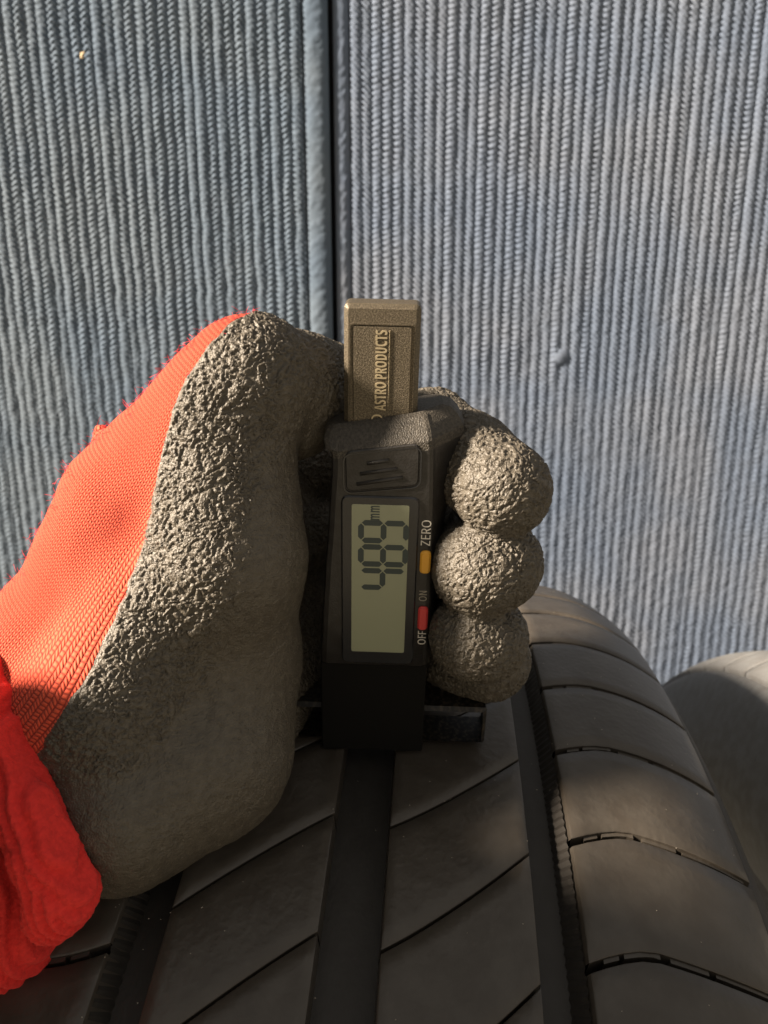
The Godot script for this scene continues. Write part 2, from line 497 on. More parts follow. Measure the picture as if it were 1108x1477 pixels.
func block(s0: float, s1: float, cut: Callable, gap_mm: float, ledges: Array, seed_: int) -> ArrayMesh:
	var st := tool_()
	var gap := rad_to_deg(gap_mm / R)
	var ns := 12
	var nt := 6
	var nz := FastNoiseLite.new()
	nz.seed = seed_
	nz.frequency = 0.05
	var rows := []
	# parameter lists with a chamfer ring at each border
	var us := [0.0, 0.35 / (s1 - s0)]
	for i in range(1, ns):
		us.append(float(i) / ns)
	us.append_array([1.0 - 0.35 / (s1 - s0), 1.0])
	var vs := [0.0, 0.012]
	for i in range(1, nt):
		vs.append(float(i) / nt)
	vs.append_array([0.988, 1.0])
	for j in vs.size():
		var line := []
		for i in us.size():
			var s := lerpf(s0, s1, us[i])
			var c: float = cut.call(s)
			var deg: float = c + gap * 0.5 + (5.0 - gap) * vs[j]
			var edge := i == 0 or j == 0 or i == us.size() - 1 or j == vs.size() - 1
			line.append(on_tyre(s, deg, (0.32 if edge else 0.0) + 0.12 * nz.get_noise_2d(s, deg * 5.4)))
		rows.append(line)
	st.set_smooth_group(0)
	for j in vs.size() - 1:
		for i in us.size() - 1:
			var mid: Vector3 = rows[j][i]
			quad(st, rows[j][i], rows[j][i + 1], rows[j + 1][i + 1], rows[j + 1][i], Vector3(0, mid.y, mid.z))
	st.set_smooth_group(-1)
	# the four sides
	var last: int = us.size() - 1
	var far_: int = vs.size() - 1
	for i in last:
		for j in [0, far_]:
			var s_a := lerpf(s0, s1, us[i])
			var s_b := lerpf(s0, s1, us[i + 1])
			var a: Vector3 = rows[j][i]
			var b: Vector3 = rows[j][i + 1]
			var down_a := a - Vector3(0, a.y, a.z).normalized() * 7.0 * MM
			var down_b := b - Vector3(0, b.y, b.z).normalized() * 7.0 * MM
			var tang := Vector3(0, -a.z, a.y) * (1.0 if j == far_ else -1.0)
			quad(st, a, b, down_b, down_a, tang)
	for j in far_:
		for i in [0, last]:
			var a: Vector3 = rows[j][i]
			var b: Vector3 = rows[j + 1][i]
			var lean := 3.4 if (s0 > 40.0 and i == 0) or (s1 < -40.0 and i == last) else 0.5
			var dir := Vector3(-lean if i == 0 else lean, 0, 0) * MM
			var down_a := a - Vector3(0, a.y, a.z).normalized() * 7.0 * MM + dir
			var down_b := b - Vector3(0, b.y, b.z).normalized() * 7.0 * MM + dir
			quad(st, a, b, down_b, down_a, Vector3(-1 if i == 0 else 1, 0, 0))
	# tie bars that stand in the cut below the tread surface
	for l in ledges:
		var n := 5
		for k in n:
			var sa := lerpf(l[0], l[1], float(k) / n)
			var sb := lerpf(l[0], l[1], float(k + 1) / n)
			var d0: float = l[2]
			var thick: float = rad_to_deg(l[3] / R)
			var ca: float = cut.call(sa) + 5.0 - gap * 0.5
			var cb: float = cut.call(sb) + 5.0 - gap * 0.5
			var p0 := on_tyre(sa, ca, d0)
			var p1 := on_tyre(sb, cb, d0)
			var p2 := on_tyre(sb, cb + thick, d0 + 0.15)
			var p3 := on_tyre(sa, ca + thick, d0 + 0.15)
			var upv := Vector3(0, p0.y, p0.z)
			quad(st, p0, p1, p2, p3, upv)
			quad(st, p3, p2, on_tyre(sb, cb + thick, 6.5), on_tyre(sa, ca + thick, 6.5), Vector3(0, -p0.z, p0.y))
			if k == 0:
				quad(st, p0, p3, on_tyre(sa, ca + thick, 6.5), on_tyre(sa, ca, 6.5), Vector3.LEFT)
			if k == n - 1:
				quad(st, p1, p2, on_tyre(sb, cb + thick, 6.5), on_tyre(sb, cb, 6.5), Vector3.RIGHT)
	return done(st)

func cut_right_shoulder(s: float) -> float:
	return 0.0 + 0.75 * pow(clampf((60.0 - s) / 14.0, 0.0, 1.0), 1.6) + 0.55 * sin(clampf((s - 60.0) / 36.0, 0.0, 1.0) * PI * 0.75)

func cut_left_shoulder(s: float) -> float:
	return 2.2 - cut_right_shoulder(-s)

func cut_right_rib(s: float) -> float:
	return 30.85 - 30.0 - 1.45 * (s - 6.4) / 14.0 - 1.2 * pow(maxf(0.0, s - 6.4) / 30.0, 1.7)

func cut_left_rib(s: float) -> float:
	return 0.55 + 1.9 * (-6.4 - s) / 14.0 + 0.5 * pow(maxf(0.0, -6.4 - s) / 30.0, 1.7) - 0.15

func lathe_tyre(profile: Array, seg: int) -> ArrayMesh:
	var st := tool_()
	st.set_smooth_group(0)
	for k in seg:
		var a0 := TAU * k / seg
		var a1 := TAU * (k + 1) / seg
		for i in profile.size() - 1:
			var p: Vector2 = profile[i]
			var q: Vector2 = profile[i + 1]
			var out2 := Vector2(-(q.y - p.y), q.x - p.x)
			var am := (a0 + a1) * 0.5
			quad(st, Vector3(p.x, cos(a0) * p.y, sin(a0) * p.y) * MM, Vector3(q.x, cos(a0) * q.y, sin(a0) * q.y) * MM,
				Vector3(q.x, cos(a1) * q.y, sin(a1) * q.y) * MM, Vector3(p.x, cos(a1) * p.y, sin(a1) * p.y) * MM, Vector3(out2.x, cos(am) * out2.y, sin(am) * out2.y))
	return done(st)

func build_tyres() -> void:
	var axle := Vector3(0.99685, -0.06795, 0.04089)
	var up := Vector3(0.06789, 0.99769, 0.00279)
	var b := view.basis * Basis(axle, up, axle.cross(up))
	var hub := view * (Vector3(-16.54, -335.29, -331.59) * MM)
	var tyre := thing("tyre", "worn black car tyre standing under the gauge, three grooves in its tread", "tyre", Transform3D(b, hub))
	# carcass: sidewall, groove floor, sidewall, then the inside
	var outer := []
	var side := [Vector2(88, 208), Vector2(96, 216), Vector2(105, 236), Vector2(107, 250), Vector2(104, 264), Vector2(100, 276), Vector2(97.5, 284), Vector2(95.4, 289.5), Vector2(92.0, 294.0), Vector2(89.0, 295.5)]
	for p in side:
		outer.append(Vector2(-p.x, p.y))
	for k in range(-17, 18):
		outer.append(Vector2(k * 5.0, R - drop(k * 5.0) - 6.2))
	for k in range(side.size() - 1, -1, -1):
		outer.append(side[k])
	outer.append_array([Vector2(80, 204), Vector2(82, 214), Vector2(94, 240), Vector2(88, 275), Vector2(60, 292), Vector2(0, 296), Vector2(-60, 292), Vector2(-88, 275), Vector2(-94, 240), Vector2(-82, 214), Vector2(-80, 204), Vector2(-88, 208)])
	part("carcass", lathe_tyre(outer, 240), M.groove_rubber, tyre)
	# the ribbing on the sloped walls of the two outer grooves
	for sgn in [1.0, -1.0]:
		var st := tool_()
		for k in 900:
			var t0 := k * 0.4
			var t1 := t0 + 0.4
			for h in 2:
				var a0 := t0 + h * 0.2
				var lift := 0.0 if h == 0 else 0.35
				var lift2 := 0.35 if h == 0 else 0.0
				quad(st, on_tyre(sgn * (46.2 - lift), a0, 1.0), on_tyre(sgn * (46.2 - lift2), a0 + 0.2, 1.0),
					on_tyre(sgn * (43.7 - lift2), a0 + 0.2 - 0.25, 6.0), on_tyre(sgn * (43.7 - lift), a0 - 0.25, 6.0), Vector3(-sgn, cos(deg_to_rad(t1)), sin(deg_to_rad(t1))))
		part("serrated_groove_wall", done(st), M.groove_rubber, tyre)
	var shoulder_ledges := [[50.0, 53.2, 1.0, 0.75], [54.2, 61.5, 0.8, 0.8], [63.5, 71.0, 1.0, 0.75], [72.5, 88.0, 1.1, 0.5]]
	var mirrored := []
	for l in shoulder_ledges:
		mirrored.append([-l[0], -l[1], l[2], l[3]])
	var kinds := [["shoulder_block", 46.9, 89.5, cut_right_shoulder, 1.9, shoulder_ledges], ["tread_block", 6.4, 37.0, cut_right_rib, 0.75, []],
		["tread_block", -36.3, -6.4, cut_left_rib, 0.7, []], ["shoulder_block", -89.5, -46.4, cut_left_shoulder, 1.9, mirrored]]
	for kind in kinds:
		var variants := []
		for k in 3:
			variants.append(block(kind[1], kind[2], kind[3], kind[4], kind[5], k * 17 + int(kind[1])))
		for k in 72:
			part(kind[0], variants[k % 3], M.rubber, tyre, Transform3D(Basis(Vector3.RIGHT, deg_to_rad(k * 5.0)), Vector3.ZERO))
	var grit := tool_()
	for k in 420:
		var s := rng.randf_range(-88.0, 88.0)
		var p := on_tyre(s, rng.randf_range(0.0, 48.0), -0.02)
		var r := rng.randf_range(0.06, 0.2) * MM
		var o := [Vector3(r, 0, 0), Vector3(-r * 0.4, 0, r), Vector3(-r * 0.7, 0, -r * 0.8)]
		var top := p + Vector3(0, p.y, p.z).normalized() * r * 0.8
		for i in 3:
			tri(grit, p + o[i], p + o[(i + 1) % 3], top, Vector3(0, p.y, p.z))
	part("grit", done(grit), mat("grit", lin(0.42, 0.38, 0.32), 0.7), tyre).set_meta("kind", "stuff")
	# the second tyre beside it, a little smaller
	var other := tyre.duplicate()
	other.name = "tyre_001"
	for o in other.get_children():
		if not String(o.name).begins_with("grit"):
			o.material_override = M.sunlit_rubber
	add_child(other)
	tag(other, "second tyre at the right edge, its rubber coloured paler for sunlight, partly hidden behind the first tyre", "tyre")
	var back := view.basis.inverse() * Vector3(0, 0, 1)
	var upc := view.basis.inverse() * Vector3(0, 1, 0)
	other.transform = Transform3D(b.scaled(Vector3.ONE * 0.95), hub + view.basis * ((axle * 252.0 - upc * 15.5 - back * 18.0) * MM))
	for o in [tyre, other]:
		o.set_meta("group", "tyres standing against the carpet")

# ------------------------------------------------------------------ gauge
func build_gauge() -> void:
	var n := Vector3(0.02005, 0.90212, 0.43101)
	var x := Vector3(0.99943, -0.02975, 0.01579)
	var b := view.basis * Basis(x, n, x.cross(n))
	var g := thing("depth_gauge", "black digital tread depth gauge with a grey display, held upright on the tyre", "depth gauge", Transform3D(b, view * (Vector3(-2.8, -55.5, -198.5) * MM)))
	# beam
	var beam := part("beam", plate(rounded(rect_pts(-7.0, 30.0, 8.0, 107.9), 1.3), -1.0, 4.6, 0.9), M.beam_metal, g)
	part("inset_plate", plate(rounded(rect_pts(-5.2, 50.0, 6.4, 103.8), 0.6), 4.3, 4.85, 0.2), M.beam_metal, beam)
	part("inset_frame", frame_mesh(-5.75, 49.5, 6.95, 104.3, 0.28, 4.5, 4.95), M.beam_metal, beam)
	lettering("lettering", "ASTRO PRODUCTS", true, Vector3(0.4, 94.9, 4.95), 16.2, 2.3, 0.3, M.letter_metal, beam)
	part("underline", plate(rounded(rect_pts(1.95, 86.7, 2.2, 103.0), 0.05), 4.8, 5.05, 0.04), M.letter_metal, beam)
	lettering("maker_mark", "D", false, Vector3(-0.2, 85.0, 4.95), 1.9, 2.3, 0.3, M.letter_metal, beam)
	# body: loft of cross-sections
	var sec := [[26.4, -11.8, 11.8, 13.4, 8.8, 0.0], [27.4, -12.2, 12.4, 14.2, 9.9, 0.0], [40.0, -11.6, 12.4, 14.3, 10.0, 0.0], [52.0, -10.9, 12.3, 14.5, 10.0, 0.0], [62.0, -10.1, 12.2, 15.2, 10.0, 0.0],
		[69.0, -9.7, 12.0, 16.8, 10.0, 0.05], [75.0, -9.3, 11.8, 18.0, 10.0, 0.08], [79.0, -9.2, 11.6, 18.4, 10.0, 0.13], [80.6, -9.5, 11.3, 18.0, 9.8, 0.15], [81.2, -10.6, 11.2, 17.6, 9.4, 0.16], [83.0, -11.2, 10.8, 16.6, 7.8, 0.17], [84.6, -10.8, 10.2, 15.0, 6.0, 0.18], [85.2, -10.0, 9.4, 13.4, 5.0, 0.18]]
	var st := tool_()
	var rings := []
	for q in sec:
		var ring := []
		var xl: float = q[1]
		var xr: float = q[2]
		var xs: float = q[3]
		var zf: float = q[4]
		for c in [Vector2(xl + 1.0, -6.0), Vector2(xl, -5.0), Vector2(xl, zf - 1.4), Vector2(xl + 0.4, zf - 0.4), Vector2(xl + 1.4, zf), Vector2(xr - 1.0, zf), Vector2(xr - 0.25, zf - 0.3), Vector2(xr + 0.2, zf - 1.0),
				Vector2(lerpf(xr, xs, 0.6), zf * 0.5), Vector2(xs - 0.3, 2.0), Vector2(xs, 0.5), Vector2(xs, -4.0), Vector2(xs - 2.0, -6.0)]:
			ring.append(Vector3(c.x, q[0] + q[5] * c.x, c.y) * MM)
		rings.append(ring)
	var m: int = rings[0].size()
	var worn := tool_()  # top chamfer rings, toned lighter as lit and worn
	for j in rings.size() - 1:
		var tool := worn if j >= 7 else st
		var mid := Vector3(0.001, rings[j][0].y, 0)
		for i in m:
			tool.set_smooth_group(i + 1 + (20 * j if j >= 7 else 0))
			var i2 := (i + 1) % m
			var c: Vector3 = (rings[j][i] + rings[j][i2]) * 0.5
			quad(tool, rings[j][i], rings[j][i2], rings[j + 1][i2], rings[j + 1][i], Vector3(c.x - mid.x, 0, c.z))
	st.set_smooth_group(-1)
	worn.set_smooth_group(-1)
	for e in [0, rings.size() - 1]:
		for i in range(1, m - 1):
			tri(st if e == 0 else worn, rings[e][0], rings[e][i], rings[e][i + 1], Vector3.DOWN if e == 0 else Vector3.UP)
	var body := part("body", done(st), M.body_plastic, g)
	part("lit_worn_top_edge", done(worn), M.lit_worn_plastic, body)
	# ribbed panel over the battery
	var cover := part("battery_cover", plate(rounded([Vector2(-6.2, 70.8), Vector2(8.7, 72.6), Vector2(8.6, 81.8), Vector2(-6.4, 79.6)], 1.6), 9.0, 10.25, 0.25), M.body_plastic, body)
	part("cover_outline", ring_mesh(rounded([Vector2(-6.7, 70.3), Vector2(9.2, 72.2), Vector2(9.1, 81.2), Vector2(-6.9, 79.0)], 1.9), 0.3, 9.8, 10.3), M.bezel_plastic, body)
	for r in [[-1.9, 77.2, 2.5, 78.1], [-3.3, 74.9, 4.2, 76.3], [-4.0, 72.6, 5.4, 74.4]]:
		part("grip_ridge", ridge_mesh(Vector2(r[0], r[1]), Vector2(r[2], r[3]), 0.42, 10.2), M.body_plastic, cover)
	# display
	var bezel := part("bezel", plate(rounded(rect_pts(-7.2, 27.9, 9.1, 70.0), 1.7), 9.6, 10.45, 0.3), M.bezel_plastic, body)
	var lcd := part("display", plate(rounded(rect_pts(-5.0, 31.2, 7.0, 68.2), 0.5), 10.3, 10.5, 0.02), M.lcd, bezel)
	lcd.set_meta("label", "grey-green display reading 4.89 mm sideways")
	var mid_x := 1.75
	seven_segment("digit_four", "fgbc", Vector3(mid_x, 50.4, 10.5), bezel)
	seven_segment("digit_eight", "abcdefg", Vector3(mid_x, 56.2, 10.5), bezel)
	seven_segment("digit_nine", "abcdfg", Vector3(mid_x, 61.9, 10.5), bezel)
	lettering("unit_mark", "mm", true, Vector3(-0.1, 66.3, 10.515), 3.3, 1.9, 0.02, M.segment, bezel)
	# buttons and their print on the right of the display
	lettering("zero_print", "ZERO", false, Vector3(10.7, 61.7, 10.03), 6.0, 2.0, 0.06, M.print, body)
	part("zero_button", plate(rounded(rect_pts(9.7, 52.0, 12.0, 57.6), 1.1), 9.2, 10.7, 0.4), M.yellow_button, body)
	lettering("worn_print", "ON", false, Vector3(10.7, 46.2, 10.03), 2.6, 1.7, 0.06, M.worn_print, body)
	part("power_button", plate(rounded(rect_pts(9.8, 37.4, 12.0, 43.6), 1.05), 9.2, 10.7, 0.4), M.red_button, body)
	lettering("off_print", "OFF", false, Vector3(10.9, 35.2, 10.03), 3.6, 1.8, 0.06, M.print, body)
	# lower body, foot and probe
	part("lower_body", plate(rounded(rect_pts(-12.3, 0.6, 12.4, 26.8), 0.8), -6.0, 9.0, 0.3), M.shaded_lower_plastic, g)
	part("foot", plate(rounded(rect_pts(-24.0, 0.4, 28.0, 11.5), 0.9), -5.0, 5.5, 0.9), M.foot_metal, g)
	part("probe", plate(rounded(rect_pts(-1.2, -5.6, 1.2, 1.5), 0.4), -0.8, 0.8, 0.2), M.beam_metal, g)

func ring_mesh(o: PackedVector2Array, w: float, z0: float, z1: float) -> ArrayMesh:
	var st := tool_()
	var n := o.size()
	var c := Vector2.ZERO
	for p in o:
		c += p / n
	for i in n:
		var j := (i + 1) % n
		var e := (o[j] - o[i]).normalized()
		var out := Vector3(e.y, -e.x, 0)
		var a := o[i]
		var b := o[j]
		var ai := a + (c - a).normalized() * w
		var bi := b + (c - b).normalized() * w
		quad(st, Vector3(a.x, a.y, z1) * MM, Vector3(b.x, b.y, z1) * MM, Vector3(bi.x, bi.y, z1) * MM, Vector3(ai.x, ai.y, z1) * MM, Vector3.BACK)
		quad(st, Vector3(a.x, a.y, z0) * MM, Vector3(b.x, b.y, z0) * MM, Vector3(b.x, b.y, z1) * MM, Vector3(a.x, a.y, z1) * MM, out)
		quad(st, Vector3(ai.x, ai.y, z0) * MM, Vector3(bi.x, bi.y, z0) * MM, Vector3(bi.x, bi.y, z1) * MM, Vector3(ai.x, ai.y, z1) * MM, -out)
	return done(st)

func frame_mesh(x0: float, y0: float, x1: float, y1: float, w: float, z0: float, z1: float) -> ArrayMesh:
	return ring_mesh(rounded(rect_pts(x0, y0, x1, y1), 0.7), w, z0, z1)

func ridge_mesh(a: Vector2, b: Vector2, r: float, z: float) -> ArrayMesh:
	var st := tool_()
	st.set_smooth_group(0)
	var d := (b - a).normalized()
	var s := Vector2(-d.y, d.x)
	var prev := []
	for k in 9:
		var ang := PI * k / 8.0
		var off := s * cos(ang) * r
		var zz := z + sin(ang) * r
		var cur := [Vector3(a.x + off.x, a.y + off.y, zz) * MM, Vector3(b.x + off.x, b.y + off.y, zz) * MM]
		if k:
			quad(st, prev[0], prev[1], cur[1], cur[0], Vector3(s.x * cos(ang - 0.2), s.y * cos(ang - 0.2), sin(ang - 0.2)))
			tri(st, Vector3(a.x, a.y, z) * MM, prev[0], cur[0], Vector3(-d.x, -d.y, 0))
			tri(st, Vector3(b.x, b.y, z) * MM, prev[1], cur[1], Vector3(d.x, d.y, 0))
		prev = cur
	return done(st)

# a seven-segment digit lying on its side like the print beside it: its top points left
func seven_segment(called: String, on: String, mid: Vector3, parent: Node) -> void:
	var w := 4.15
	var h := 9.9
	var t := 1.3
	var st := tool_()
	var seg := {"a": [-w / 2, h / 2, w / 2, h / 2], "d": [-w / 2, -h / 2, w / 2, -h / 2], "g": [-w / 2, 0.0, w / 2, 0.0], "f": [-w / 2, h / 2, -w / 2, 0.0], "b": [w / 2, h / 2, w / 2, 0.0], "e": [-w / 2, 0.0, -w / 2, -h / 2], "c": [w / 2, 0.0, w / 2, -h / 2]}
	for k in on:
		var q: Array = seg[k]
		var a := Vector2(q[0], q[1])
		var b := Vector2(q[2], q[3])
		var d := (b - a).normalized()
		var s := Vector2(-d.y, d.x) * t * 0.5
		a += d * 0.16
		b -= d * 0.16
		var o := [a, a + d * t * 0.5 + s, b - d * t * 0.5 + s, b, b - d * t * 0.5 - s, a + d * t * 0.5 - s]
		var p := []
		for c in o:
			p.append(Vector3(-c.y * 0.96, c.x, 0) * MM + (mid + Vector3(0, 0, 0.03)) * MM)
		for i in range(1, 5):
			tri(st, p[0], p[i], p[i + 1], Vector3.BACK)
		for i in 6:
			var j := (i + 1) % 6
			var e: Vector3 = p[j] - p[i]
			var cen: Vector3 = (p[0] + p[3]) * 0.5
			quad(st, p[i], p[j], p[j] + Vector3(0, 0, -0.05) * MM, p[i] + Vector3(0, 0, -0.05) * MM, (p[i] + p[j]) * 0.5 - cen)
	part(called, done(st), M.segment, parent)

# ------------------------------------------------------------------ hand
# smooth union of tapered capsules, meshed as surface nets; works in millimetres
var bone_a: PackedVector3Array
var bone_ab: PackedVector3Array
var bone_il: PackedFloat32Array
var bone_r0: PackedFloat32Array
var bone_dr: PackedFloat32Array
var bone_g: PackedInt32Array
var group_k: PackedFloat32Array
var join_k := 1.2

func bones(table: Array) -> void:
	bone_a.clear()
	bone_ab.clear()
	bone_il.clear()
	bone_r0.clear()
	bone_dr.clear()
	bone_g.clear()
	group_k.clear()
	var names := []
	for t in table:
		var at := names.find(t[0])
		if at < 0:
			at = names.size()
			names.append(t[0])
			group_k.append(t[1])
		for k in t[2].size() - 1:
			var p: Array = t[2][k]
			var q: Array = t[2][k + 1]
			var a := Vector3(p[0], p[1], p[2])
			var ab := Vector3(q[0], q[1], q[2]) - a
			bone_a.append(a)
			bone_ab.append(ab)
			bone_il.append(1.0 / ab.length_squared())
			bone_r0.append(p[3])
			bone_dr.append(q[3] - p[3])
			bone_g.append(at)

func field(p: Vector3, near: PackedInt32Array) -> float:
	var total := 1e3
	var g := -1
	var d := 1e3
	var k := 1.0
	for i in near:
		if bone_g[i] != g:
			if g >= 0:
				var h0 := maxf(join_k - absf(total - d), 0.0)
				total = minf(total, d) - h0 * h0 * 0.25 / join_k
			g = bone_g[i]
			k = group_k[g]
			d = 1e3
		var ap := p - bone_a[i]
		var t := clampf(ap.dot(bone_ab[i]) * bone_il[i], 0.0, 1.0)
		var e := (ap - bone_ab[i] * t).length() - bone_r0[i] - bone_dr[i] * t
		var h := maxf(k - absf(d - e), 0.0)
		d = minf(d, e) - h * h * 0.25 / k
	var h1 := maxf(join_k - absf(total - d), 0.0)
	return minf(total, d) - h1 * h1 * 0.25 / join_k

func surface_net(cell: float) -> Array:
	var lo := Vector3.ONE * 1e6
	var hi := -lo
	var all := PackedInt32Array()
	for i in bone_a.size():
		all.append(i)
		for p in [bone_a[i], bone_a[i] + bone_ab[i]]:
			var r := Vector3.ONE * (maxf(bone_r0[i], bone_r0[i] + bone_dr[i]) + 4.0)
			lo = lo.min(p - r)
			hi = hi.max(p + r)
	var nb := 8
	var dim := Vector3i(((hi - lo) / (cell * nb)).ceil()) + Vector3i.ONE
	var nx := dim.x * nb + 1
	var ny := dim.y * nb + 1
	var nz := dim.z * nb + 1
	var val := PackedFloat32Array()
	val.resize(nx * ny * nz)
	val.fill(1e3)
	var vid := PackedInt32Array()
	vid.resize(nx * ny * nz)
	vid.fill(-1)
	var blocks := []
	var rad := cell * nb * 0.87
	for bz in dim.z:
		for by in dim.y:
			for bx in dim.x:
				var c := lo + (Vector3(bx, by, bz) + Vector3.ONE * 0.5) * cell * nb
				var fc := field(c, all)
				if absf(fc) > rad + 1.0:
					continue
				var near := PackedInt32Array()
				for i in all:
					var ap := c - bone_a[i]
					var t := clampf(ap.dot(bone_ab[i]) * bone_il[i], 0.0, 1.0)
					if (ap - bone_ab[i] * t).length() - bone_r0[i] - bone_dr[i] * t < rad * 1.3 + 9.0:
						near.append(i)
				blocks.append(Vector3i(bx, by, bz))
				for z in nb + 1:
					for y in nb + 1:
						var row := ((bz * nb + z) * ny + by * nb + y) * nx + bx * nb
						for x in nb + 1:
							if val[row + x] > 999.0:
								val[row + x] = field(lo + Vector3(bx * nb + x, by * nb + y, bz * nb + z) * cell, near)
	var vs := PackedVector3Array()
	var sx := 1
	var sy := nx
	var sz := nx * ny
	var off := [0, sx, sy, sx + sy, sz, sx + sz, sy + sz, sx + sy + sz]
	var pos := [Vector3(0, 0, 0), Vector3(1, 0, 0), Vector3(0, 1, 0), Vector3(1, 1, 0), Vector3(0, 0, 1), Vector3(1, 0, 1), Vector3(0, 1, 1), Vector3(1, 1, 1)]
	var edges := [[0, 1], [2, 3], [4, 5], [6, 7], [0, 2], [1, 3], [4, 6], [5, 7], [0, 4], [1, 5], [2, 6], [3, 7]]
	for b in blocks:
		for z in nb:
			for y in nb:
				for x in nb:
					var at: int = ((b.z * nb + z) * ny + b.y * nb + y) * nx + b.x * nb + x
					var s := 0
					for o in off:
						if val[at + o] < 0.0:
							s += 1
					if s == 0 or s == 8:
						continue
					var sum := Vector3.ZERO
					var cnt := 0
					for e in edges:
						var va := val[at + off[e[0]]]
						var vb := val[at + off[e[1]]]
						if (va < 0.0) != (vb < 0.0):
							sum += pos[e[0]].lerp(pos[e[1]], va / (va - vb))
							cnt += 1
					vid[at] = vs.size()
					vs.append(lo + (Vector3(b.x * nb + x, b.y * nb + y, b.z * nb + z) + sum / cnt) * cell)
	var idx := PackedInt32Array()
	var steps := [sx, sy, sz]
	for b in blocks:
		for z in nb:
			for y in nb:
				for x in nb:
					var at: int = ((b.z * nb + z) * ny + b.y * nb + y) * nx + b.x * nb + x
					if vid[at] < 0:
						continue
					var inside := val[at] < 0.0
					for ax in 3:
						if (val[at + steps[ax]] < 0.0) == inside:
							continue
						var u: int = steps[(ax + 1) % 3]
						var w: int = steps[(ax + 2) % 3]
						if at - u - w < 0:
							continue
						var q := [vid[at], vid[at - u], vid[at - u - w], vid[at - w]]
						if q.min() < 0:
							continue
						if inside:
							idx.append_array([q[0], q[2], q[1], q[0], q[3], q[2]])
						else:
							idx.append_array([q[0], q[1], q[2], q[0], q[2], q[3]])
	var ns := PackedVector3Array()
	ns.resize(vs.size())
	for k in range(0, idx.size(), 3):
		var fn := (vs[idx[k + 2]] - vs[idx[k]]).cross(vs[idx[k + 1]] - vs[idx[k]])
		ns[idx[k]] += fn
		ns[idx[k + 1]] += fn
		ns[idx[k + 2]] += fn
	for k in ns.size():
		ns[k] = ns[k].normalized()
	return [vs, ns, idx]

func line_distance(p: Vector2, line: Array) -> float:
	var best := 1e6
	for k in line.size() - 1:
		var a := Vector2(line[k][0], line[k][1])
		var b := Vector2(line[k + 1][0], line[k + 1][1])
		best = minf(best, p.distance_to(Geometry2D.get_closest_point_to_segment(p, a, b)))
	return best

# signed distance (mm) to the edge of the latex dip, positive on the coated side
func coated(p: Vector3) -> float:
	var q := Vector2(p.x, p.y) * (150.0 / -p.z) if p.z < -185.0 else Vector2(p.x, p.y)
	var best := 1e6
	var sgn := 1.0
	for k in COATING_EDGE.size() - 1:
		var a := Vector2(COATING_EDGE[k][0], COATING_EDGE[k][1])
		var b := Vector2(COATING_EDGE[k + 1][0], COATING_EDGE[k + 1][1])
		var d := q.distance_to(Geometry2D.get_closest_point_to_segment(q, a, b))
		if d < best:
			best = d
			sgn = 1.0 if (b - a).cross(q - a) > 0.0 else -1.0
	return best * sgn + 0.7 * n_soft.get_noise_3dv(p * 3.0)

var n_crinkle := FastNoiseLite.new()
var n_soft := FastNoiseLite.new()

func crinkle_height(p: Vector3, c: float) -> float:
	var mask := 1.0
	if p.x < 5.0 and p.z > -186.0:
		mask = 1.0 - smoothstep(8.0, 15.0, line_distance(Vector2(p.x, p.y), CRINKLE_LINE) + 5.0 * n_soft.get_noise_3dv(p * 2.0))
		mask = maxf(mask, 0.16)
	else:
		mask = 0.95 + 0.25 * n_soft.get_noise_3dv(p)
	var q := p + Vector3(n_soft.get_noise_3dv(p * 1.3), n_soft.get_noise_3dv(p * 1.3 + Vector3(70, 0, 0)), n_soft.get_noise_3dv(p * 1.3 + Vector3(0, 70, 0))) * 4.0
	var ridge := smoothstep(-0.16, 0.30, n_crinkle.get_noise_3dv(q))
	return (0.2 + 0.44 * ridge * mask + 0.12 * n_soft.get_noise_3dv(p * 4.0) - 0.22 * smoothstep(0.25, 0.6, n_soft.get_noise_3dv(p * 9.0 + Vector3(40, 0, 0)))) * smoothstep(0.0, 0.9, c)

